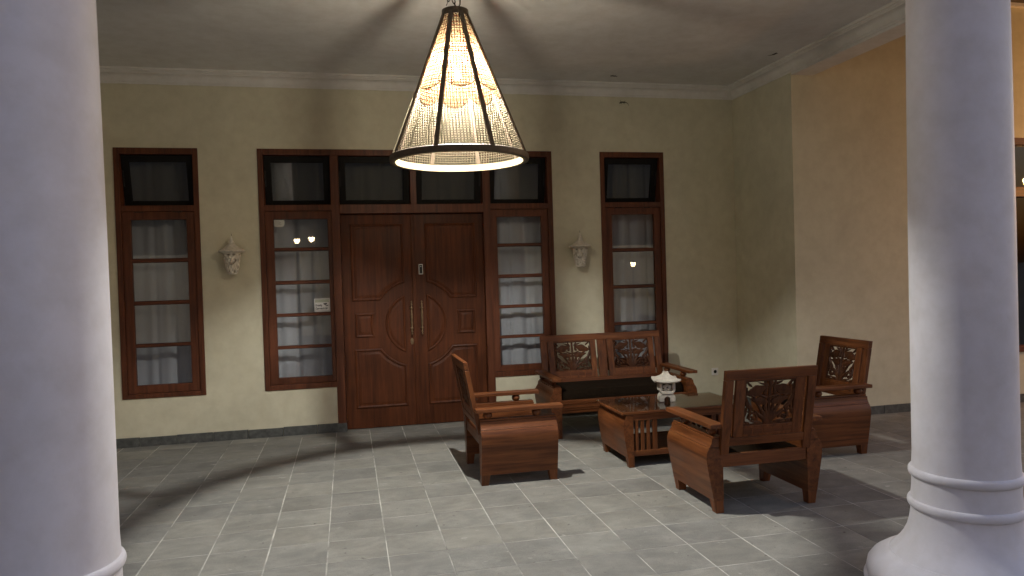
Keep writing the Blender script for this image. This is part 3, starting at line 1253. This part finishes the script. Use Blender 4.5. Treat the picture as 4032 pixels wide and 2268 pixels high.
MB().lathe([(RT - .008, ZT0 - ZR0 - .01), (RT + .006, ZT0 - ZR0 - .01), (RT + .008, ZT0 - ZR0), (RT + .006, ZT1 - ZR0), (RT - .006, ZT1 - ZR0 + .003), (RT - .008, ZT0 - ZR0 - .01)], n=40, ends=False).build('top_ring', M['rim'], pend, smooth=40)
cb = MB()
cb.box(-RT, RT, -.006, .006, ZT0 - ZR0, ZT0 - ZR0 + .008)
cb.box(-.006, .006, -RT, RT, ZT0 - ZR0 - .0085, ZT0 - ZR0 - .0005)
cb.build('cross_bar', M['rim'], pend)
MB().lathe([(.013, 2.700 - ZR0), (.016, 2.704 - ZR0), (.018, 2.745 - ZR0), (.012, 2.76 - ZR0), (.006, 2.768 - ZR0), (.003, 2.78 - ZR0), (.003, 3.05 - ZR0)], n=18).build('bulb_socket', M['iron'], pend, smooth=40)
MB().lathe([(.002, -.020), (.009, -.018), (.015, -.012), (.0185, -.003), (.018, .006), (.014, .016), (.011, .028), (.011, .040)], (0, 0, 2.660 - ZR0), n=12).build('bulb', M['bulb'], pend, smooth=60)
ch = MB()
def link(c, d, side, L=.034, w=.0085, r=.0022):
    d = Vector(d).normalized()
    ch.torus(c, w, r, 16, 6, (tuple(side), tuple(d), tuple(Vector(side).cross(d))), L / (2 * w))
j = Vector((-.022, -.01, 3.155))
for p in (Vector((-.052, -.02, 3.082)), Vector((.012, .03, 3.082))):
    d = (j - p)
    L = d.length
    nl = 3
    for k in range(nl):
        c = p + d * ((k + .5) / nl)
        si = Vector((1, 0, 0)) if k % 2 else Vector((0, 1, 0))
        si = (si - d.normalized() * si.dot(d.normalized())).normalized()
        link((c.x, c.y, c.z - ZR0), d, si)
for k in range(8):
    link((j.x, j.y, j.z + .012 + k * .0275 - ZR0), (0, 0, 1), (1, 0, 0) if k % 2 else (0, 1, 0))
ch.build('chain', M['iron'], pend, smooth=60)
MB().tube([(0, 0, 3.05 - ZR0), (.030, -.01, 3.09 - ZR0), (.034, -.012, 3.15 - ZR0), (.020, -.01, 3.25 - ZR0), (.002, -.008, 3.38 - ZR0)], .0042, 8).build('power_cord', M['iron'], pend, smooth=60)
MB().lathe([(.02, 3.362 - ZR0), (.045, 3.372 - ZR0), (.055, CZ - .001 - ZR0)], (-.012, -.01, 0), n=24).build('ceiling_rose', M['iron'], pend, smooth=40)

# ------------------------------------------------------------------ furniture
OUT = [(0, .332), (.03, .337), (.08, .346), (.14, .357), (.20, .368), (.26, .379), (.30, .385), (.335, .388), (.362, .384), (.385, .373), (.402, .361), (.418, .353), (.445, .349)]


def out_at(z, sh):
    for (za, a), (zb, b) in zip(OUT[:-1], OUT[1:]):
        if za <= z <= zb:
            return a + (b - a) * (z - za) / (zb - za) + sh
    return OUT[-1][1] + sh


def carved(parent, cx, w, z0, z1, pt, seed=0):
    """pierced floral carving, thin relief shapes overlapping in one mesh; pt maps (x, z, y) into the leaning back"""
    sx, sz = w / .326, (z1 - z0) / .27
    m = MB()
    cnt = [0]

    def shape(poly, ridge=.006):
        cnt[0] += 1
        th = .006 + .0006 * (cnt[0] % 7)
        n = len(poly)
        gx = sum(p[0] for p in poly) / n
        gz = sum(p[1] for p in poly) / n
        for sg in ((-1, 1) if True else ()):
            P = [(sg * p[0], p[1]) for p in poly]
            if sg < 0:
                P = P[::-1]
            vs = [pt(cx + x * sx, z0 + z * sz, -th) for x, z in P] + [pt(cx + x * sx, z0 + z * sz, th) for x, z in P]
            vs += [pt(cx + sg * gx * sx, z0 + gz * sz, -th - ridge), pt(cx + sg * gx * sx, z0 + gz * sz, th + ridge * .6)]
            fs = []
            for i in range(n):
                jn = (i + 1) % n
                fs.append((i, jn, n + jn, n + i))
                fs.append((jn, i, 2 * n))
                fs.append((n + i, n + jn, 2 * n + 1))
            m.add(vs, fs)

    def leaf(cx_, cz_, L, W, ang, fat=.5, n=9, lob=0.0):
        c, s = math.cos(math.radians(ang)), math.sin(math.radians(ang))
        up, dn = [], []
        for k in range(n):
            t = k / (n - 1)
            wv = W / 2 * math.sin(PI * t ** fat) * (1 + lob * math.sin(t * 15))
            x = (t - .5) * L
            up.append((x, wv))
            dn.append((x, -wv))
        pl_ = up + dn[::-1][1:-1]
        shape([(cx_ + x * c - y * s, cz_ + x * s + y * c) for x, y in pl_[::-1]])

    def curl(cx_, cz_, r0, r1, a0, a1, w0, w1, n=12):
        o_, i_ = [], []
        for k in range(n + 1):
            t = k / n
            a = math.radians(a0 + (a1 - a0) * t)
            r = r0 + (r1 - r0) * t
            w = w0 + (w1 - w0) * t
            o_.append((cx_ + (r + w / 2) * math.cos(a), cz_ + (r + w / 2) * math.sin(a)))
            i_.append((cx_ + (r - w / 2) * math.cos(a), cz_ + (r - w / 2) * math.sin(a)))
        for k in range(n):
            shape([o_[k], i_[k], i_[k + 1], o_[k + 1]], .003)

    # stem
    shape([(-.001, .27), (-.001, 0), (.010, 0), (.008, .15), (.007, .27)], .004)
    # upper broad leaves, with small buds by the stem
    leaf(.082, .208, .140, .062, 160, .85, 11, .12)
    leaf(.030, .245, .052, .018, 70)
    leaf(.028, .205, .050, .018, 105)
    leaf(.140, .252, .062, .011, 45, .6)
    # second pair
    leaf(.066, .146, .118, .046, 12, .8, 11, .14)
    leaf(.038, .170, .07, .016, 25)
    # side leaves
    leaf(.146, .150, .090, .022, 72)
    leaf(.128, .118, .080, .024, 52)
    leaf(.150, .085, .075, .018, 110)
    # fan
    leaf(.018, .085, .120, .018, 80)
    leaf(.040, .078, .120, .022, 62)
    leaf(.056, .058, .110, .022, 40)
    leaf(.026, .035, .08, .024, 68)
    # small infill leaves
    leaf(.112, .178, .070, .014, 35)
    leaf(.122, .100, .070, .014, 75)
    leaf(.062, .108, .070, .015, 50)
    leaf(.030, .118, .060, .014, 85)
    leaf(.150, .205, .050, .013, 95)
    leaf(.058, .250, .050, .012, 20)
    # scrolls
    curl(.104, .048, .034, .012, 200, -180, .013, .006)
    leaf(.104, .048, .022, .018, 20)
    curl(.140, .060, .030, .018, 20, 250, .009, .005, 8)
    leaf(.082, .018, .085, .016, 8)
    leaf(.140, .018, .05, .020, 30)
    # rim
    for x0_, x1_, za, zb in ((-.0, .163, 0, .010), (.0, .163, .262, .27), (.157, .163, .010, .262)):
        shape([(x0_ if x0_ else -.002, zb), (x0_ if x0_ else -.002, za), (x1_, za), (x1_, zb)], .0005)
    return m.build('carved_panel', M['carve_z'], parent)


def seat_unit(name, label, group, cat, extra, panels):
    """armchair (extra 0) or settee (extra > 0 adds half width); faces -Y locally"""
    r = empty(name)
    tag(r, label, cat, group)
    D0, D1 = -.272, .272
    ih = .282 + extra
    for sg in (-1, 1):
        g = lambda p, t: (sg * p[0], t, p[1])
        def section(z0, z1, n=14):
            zs = [z0 + (z1 - z0) * k / n for k in range(n + 1)]
            return [(ih, z0)] + [(out_at(z, extra), z) for z in zs] + [(ih, z1)]
        m = MB()
        m.prism(section(.074, .3905), D0, D1, g)
        m.prism(section(.393, .445, 6), D0 + .001, D1 - .001, g)
        sp = m.build('side_panel', M['teak_y'], r, smooth=35)
        MB().box(*(sorted((sg * (ih + .004), sg * (ih + .058)))), D0 + .003, D1 - .003, .4452, .459).build('arm_base', M['teak_y'], r, bevel=.003)
        for y0, y1, yb in ((D0, D0 + .062, D0 + .050), (D1 - .062, D1, D1 - .050)):
            fz = [0, .02, .045, .0738]
            ring = []
            for z in fz:
                t = z / .0738
                ya, yc = (y0, yb + (y1 - yb) * t) if y0 == D0 else (yb + (y0 - yb) * t, y1)
                ring.append([(sg * (ih + .001), ya, z), (sg * out_at(z, extra), ya, z), (sg * out_at(z, extra), yc, z), (sg * (ih + .001), yc, z)])
            MB().rings(ring).build('leg', M['teak_z'], r, bevel=.002)
        # arm on two turned balls
        a = MB()
        a.box(*(sorted((sg * (ih - .002), sg * (ih + .090)))), -.318, .302, .509, .5355)
        a.build('armrest', M['teak_y'], r, bevel=.004)
        for yy in (-.135, .213):
            MB().lathe([(.012, .4592), (.022, .464), (.0295, .474), (.032, .485), (.0295, .497), (.022, .505), (.012, .5088)], (sg * (ih + .036), yy, 0), n=18).build('arm_ball', M['teak_z'], r, smooth=50)
    # rails
    MB().box(-ih + .0005, ih - .0005, .236, .266, .270, .345).build('back_rail', M['teak_x'], r, bevel=.003)
    fr = MB().box(-ih + .0005, ih - .0005, -.262, -.236, .216, .333).build('front_rail', M['teak_x'], r, bevel=.003)
    g = MB()
    for z in (.244, .262, .300):
        g.box(-ih + .01, ih - .01, -.267, -.2622, z, z + .006)
    g.build('rail_moulding', M['teak_x'], fr)
    MB().box(-ih + .0005, ih - .0005, -.235, .235, .285, .300).build('seat_board', M['teak_x'], r)
    # cushion
    cth = .345 if extra == 0 else .425
    cm = MB()
    n = 16
    rr = []
    hwid, hd = ih - .006, .236
    def sq(ins, z):
        out = []
        for k in range(40):
            t = 2 * PI * k / 40
            c, s = math.cos(t), math.sin(t)
            e = .12
            out.append(((abs(c) ** e) * (1 if c >= 0 else -1) * (hwid - ins), (abs(s) ** e) * (1 if s >= 0 else -1) * (hd - ins) - .012, z))
        return out
    zb = .3006
    cm.rings([sq(.008, zb), sq(.0, zb + (cth - zb) * .35), sq(.0, zb + (cth - zb) * .65), sq(.012, cth - .006), sq(.03, cth), sq(.10, cth + .006)])
    cm.build('cushion', M['cushion'], r, smooth=50)
    # leaning back
    lean = lambda z: .262 + (z - .345) * .185
    def pt(x, z, y):
        return (x, lean(z) + y, z)
    def board(m, x0, x1, z0, z1, th):
        m.add([pt(x0, z0, -th), pt(x1, z0, -th), pt(x1, z0, th), pt(x0, z0, th), pt(x0, z1, -th), pt(x1, z1, -th), pt(x1, z1, th), pt(x0, z1, th)],
              [(0, 3, 2, 1), (4, 5, 6, 7), (0, 1, 5, 4), (1, 2, 6, 5), (2, 3, 7, 6), (3, 0, 4, 7)])
    bwid = .300 + extra
    ZT = .857
    for sg in (-1, 1):
        m = MB()
        board(m, *sorted((sg * (bwid - .054), sg * bwid)), .3455, .797, .016)
        m.build('back_post', M['teak_z'], r, bevel=.003)
    m = MB()
    board(m, -bwid, bwid, .7974, ZT, .016)
    m.build('top_rail', M['teak_x'], r, bevel=.004)
    m = MB()
    board(m, -bwid + .0545, bwid - .0545, .398, .447, .0155)
    m.build('bottom_rail', M['teak_x'], r, bevel=.003)
    if panels == 2:
        m = MB()
        board(m, -.041, .041, .4475, .797, .016)
        m.build('middle_post', M['teak_z'], r, bevel=.003)
    for cx in ((0,) if panels == 1 else (-(bwid - .054 + .041) / 2, (bwid - .054 + .041) / 2)):
        half = .226 if panels == 1 else (bwid - .054 - .041) / 2 - .021
        pf = MB()
        iw = .062 if panels == 1 else .052
        board(pf, cx - half, cx - half + iw, .4475, .7968, .012)
        board(pf, cx + half - iw, cx + half, .4475, .7968, .012)
        board(pf, cx - half + iw, cx + half - iw, .7872, .7968, .0115)
        board(pf, cx - half + iw, cx + half - iw, .4475, .515, .0115)
        po = pf.build('panel_frame', M['teak_z'], r, bevel=.002)
        mm = MB()
        nn_ = 5
        for k in range(nn_):
            xa = cx - half + iw + (2 * half - 2 * iw) * (k + .08) / nn_
            xb = cx - half + iw + (2 * half - 2 * iw) * (k + .92) / nn_
            board(mm, xa, xb, .462, .500, .0135)
        mm.build('panel_motif', M['teak_x'], po)
        carved(po, cx, 2 * half - 2 * iw + .002, .514, .788, pt)
    return r


chair = seat_unit('armchair', 'carved teak armchair turned sideways in front of the double door', 'matching carved teak armchairs', 'armchair', 0.0, 1)
chair.location = (.880, -1.872, 0)
chair.rotation_euler = (0, 0, PI / 2)
c2_ = copy_tree(chair)
c2_['label'] = 'carved teak armchair with its back to the viewer, in front of the table'
c2_.location = (2.170, -2.932, 0)
c2_.rotation_euler = (0, 0, PI)
c3_ = copy_tree(chair)
c3_['label'] = 'dark teak armchair furthest from the door, next to the amber facade wall'
c3_.location = (3.322, -1.968, 0)
c3_.rotation_euler = (0, 0, -PI / 2)
settee = seat_unit('settee', 'two-seat carved teak settee with dark cushion under the end window', None, 'settee', .312, 2)
settee.location = (2.142, -.748, 0)

# coffee table
tb = empty('coffee_table', (2.190, -1.820, 0))
tag(tb, 'low teak coffee table with slatted front and glass top bearing a stone lantern', 'table')
hx_, hy_ = .505, .285
for sg in (-1, 1):
    TO = [(.0, .455), (.03, .458), (.08, .465), (.15, .476), (.22, .487), (.275, .494), (.315, .494), (.345, .486), (.365, .476), (.392, .470)]
    def prof_(z0, z1, n=12):
        out = []
        for k in range(n + 1):
            z = z0 + (z1 - z0) * k / n
            for (za, a), (zb, b) in zip(TO[:-1], TO[1:]):
                if za <= z <= zb:
                    out.append((a + (b - a) * (z - za) / (zb - za), z))
                    break
        return out
    m = MB()
    p = prof_(.072, .392)
    m.prism([(.415, .072)] + p + [(.415, .392)], -hy_ + .005, hy_ - .005, lambda q, t: (sg * q[0], t, q[1]))
    m.build('side_panel', M['teak_y'], tb, smooth=35)
    for y0, y1 in ((-hy_ + .005, -hy_ + .060), (hy_ - .060, hy_ - .005)):
        p = prof_(0, .0718, 4)
        inn = .413
        MB().rings([[(sg * inn, y0, z), (sg * x, y0, z), (sg * x, y1 - (.01 * (1 - z / .072) if y0 < 0 else 0), z), (sg * inn, y1, z)] for x, z in p]).build('leg', M['teak_z'], tb, bevel=.002)
for sy in (-1, 1):
    y0, y1 = sorted((sy * (hy_ - .012), sy * (hy_ - .034)))
    MB().box(-.4145, .4145, y0, y1, .345, .392).build('apron', M['teak_x'], tb, bevel=.002)
    MB().box(-.4145, .4145, y0, y1, .080, .122).build('bottom_rail', M['teak_x'], tb, bevel=.002)
    for sx in (-1, 1):
        for a, b in ((-.398, -.372), (-.352, -.326), (-.306, -.280), (-.258, -.222)):
            xa, xb = sorted((sx * a, sx * b))
            MB().box(xa, xb, y0 + .003, y1 - .003, .1222, .3448).build('slat', M['teak_z'], tb, bevel=.0015)
MB().box(-.4145, .4145, -.245, .245, .106, .116).build('shelf', M['teak_x'], tb)
MB().box(-hx_, hx_, -hy_, hy_, .3925, .4135).build('table_top', M['teak_x'], tb, bevel=.004)
MB().box(-hx_ + .006, hx_ - .006, -hy_ + .006, hy_ - .006, .4145, .4195).build('glass_top', M['tableglass'], tb)

# stone lantern on the table
ln = empty('stone_lantern', (2.178, -1.800, .4197), math.radians(-14))
tag(ln, 'small pale stone pagoda lantern standing on the glass table top', 'lantern')
ar = [(-.060, 0), (-.024, 0)] + [(-.024 * math.cos(PI * k / 10), .018 + .022 * math.sin(PI * k / 10)) for k in range(11)] + [(.024, 0), (.060, 0), (.064, .012), (.062, .040), (.050, .058), (.040, .062), (-.040, .062), (-.050, .058), (-.062, .040), (-.064, .012)]
MB().prism(ar, -.052, .052, lambda p, t: (p[0], t, p[1])).build('base', M['lstone'], ln, smooth=35, bevel=.003)
bd = MB()
bp = [(-.040, .0625), (.040, .0625), (.056, .080), (.062, .105), (.063, .150), (-.063, .150), (-.062, .105), (-.056, .080)]
wv = .039
z0w, z1w = .084, .143
for ys in (-1, 1):
    ya, yb = sorted((ys * .045, ys * .060))
    # front and back plates with a square window
    bd.box(-.0615, -wv, ya, yb, .090, .1498)
    bd.box(wv, .0615, ya, yb, .090, .1498)
    bd.box(-wv, wv, ya, yb, z1w, .1498)
    bd.prism([(-.040, .0628), (.040, .0628), (.056, .080), (.0612, .090), (wv, .090), (wv, z0w), (-wv, z0w), (-wv, .090), (-.0612, .090), (-.056, .080)], ya, yb, lambda p, t: (p[0], t, p[1]))
bd.box(-.0618, -.050, -.0448, .0448, .085, .1495)
bd.box(.050, .0618, -.0448, .0448, .085, .1495)
bd.box(-.050, .050, -.0448, .0448, .064, .082)
bd.build('body', M['lstone'], ln, bevel=.002)
fl_ = MB()
for k in range(5):
    a = PI / 2 + 2 * PI * k / 5
    c = (.020 * math.cos(a), -.052, .1135 + .018 * math.sin(a))
    fl_.rings([[(c[0] + rr * math.cos(2 * PI * i / 16), c[1] - y, c[2] + rr * .88 * math.sin(2 * PI * i / 16)) for i in range(16)] for rr, y in ((.0155, -.004), (.0155, 0), (.012, .003 + k * .0003), (.004, .0015))])
fl_.build('flower_carving', M['lstone'], ln, smooth=40)
rf = MB()
NR = 6
rings = []
for half, z, lift in ((.052, .1505, 0), (.094, .1525, .012), (.099, .160, .014), (.096, .170, .014), (.070, .180, .006), (.045, .196, .002), (.026, .214, 0), (.020, .220, 0)):
    pts = []
    for e in range(4):
        for k in range(10):
            t = k / 10 * 2 - 1
            c = abs(t) ** 3
            if e == 0:
                x, y = t, -1
            elif e == 1:
                x, y = 1, t
            elif e == 2:
                x, y = -t, 1
            else:
                x, y = -1, -t
            pts.append((x * half, y * half, z + lift * c))
    rings.append(pts)
rf.rings(rings)
rf.build('roof', M['lstone'], ln, smooth=35)
MB().box(-.021, .021, -.021, .021, .2195, .232).build('cap', M['lstone'], ln, bevel=.003)

# ------------------------------------------------------------------ warm lamp on the facade, and lamps across the yard
def tulip_lamp(name, label, cat, group, loc, mat, wall):
    r = empty(name, loc)
    tag(r, label, cat, group)
    z0 = 0 if wall else loc[2]
    sh = MB()
    n = 24
    pr = [(.030, -.075), (.052, -.060), (.068, -.030), (.076, .010), (.080, .050)]
    sh.rings([[(rr * (1 + .06 * math.cos(6 * 2 * PI * i / n) * (k / 4)) * math.cos(2 * PI * i / n), rr * (1 + .06 * math.cos(12 * PI * i / n) * (k / 4)) * math.sin(2 * PI * i / n), z) for i in range(n)] for k, (rr, z) in enumerate(pr)])
    sh.build('glass_shade', mat, r, smooth=60)
    if not wall:
      cp = MB().lathe([(.084, .051), (.088, .056), (.050, .080), (.022, .100), (.010, .130), (.002, .150)], n=20)
      cp.build('cap', M['iron'], r, smooth=40)
    st = MB().lathe([(.010, -.110), (.024, -.096), (.030, -.0755)], n=16)
    st.build('cup', M['iron'], r, smooth=40)
    if wall:
        MB().tube([(0, 0, -.105), (.10, 0, -.09), (.115, 0, .06), (.06, 0, .16), (0, 0, .20), (0, 0, FZ - loc[2] - .01)], .007, 8).build('hanger', M['iron'], r, smooth=60)
        MB().lathe([(.03, FZ - loc[2] - .03), (.05, FZ - loc[2] - .001)], n=18).build('ceiling_rose', M['iron'], r, smooth=40)
    else:
        MB().lathe([(.075, -.30 - loc[2]), (.075, -.24 - loc[2]), (.035, -.20 - loc[2]), (.028, -.6), (.024, -.16), (.014, -.105)], n=16).build('post', M['iron'], r, smooth=40)
    return r


tulip_lamp('hanging_lamp', 'lit amber lamp hanging under the side eave beyond the white column', 'lamp', None, (8.0, -2.25, 2.40), M['tulip_warm'], True)
for x, z, lab in ((-1.600, 2.585, 'lit tulip garden lamp mirrored at the lower corner of the sidelight top pane'), (-1.202, 2.628, 'lit tulip garden lamp mirrored nearer the door in the sidelight top pane'),
                  (8.416, 1.680, 'lit tulip garden lamp mirrored in the end window over the settee')):
    tulip_lamp('garden_lamp', lab, 'garden lamp', 'lit garden lamps across the yard', (x, -14.0, z), M['tulip'], False)

gw = MB().box(-14, 16, -17.2, -17.0, -.35, 2.3)
gw.box(-14, 16, -17.25, -16.95, 2.3, 2.38)
tag(gw.build('garden_wall', M['ochre']), 'plain boundary wall across the yard behind the garden lamps', 'wall', kind='thing')
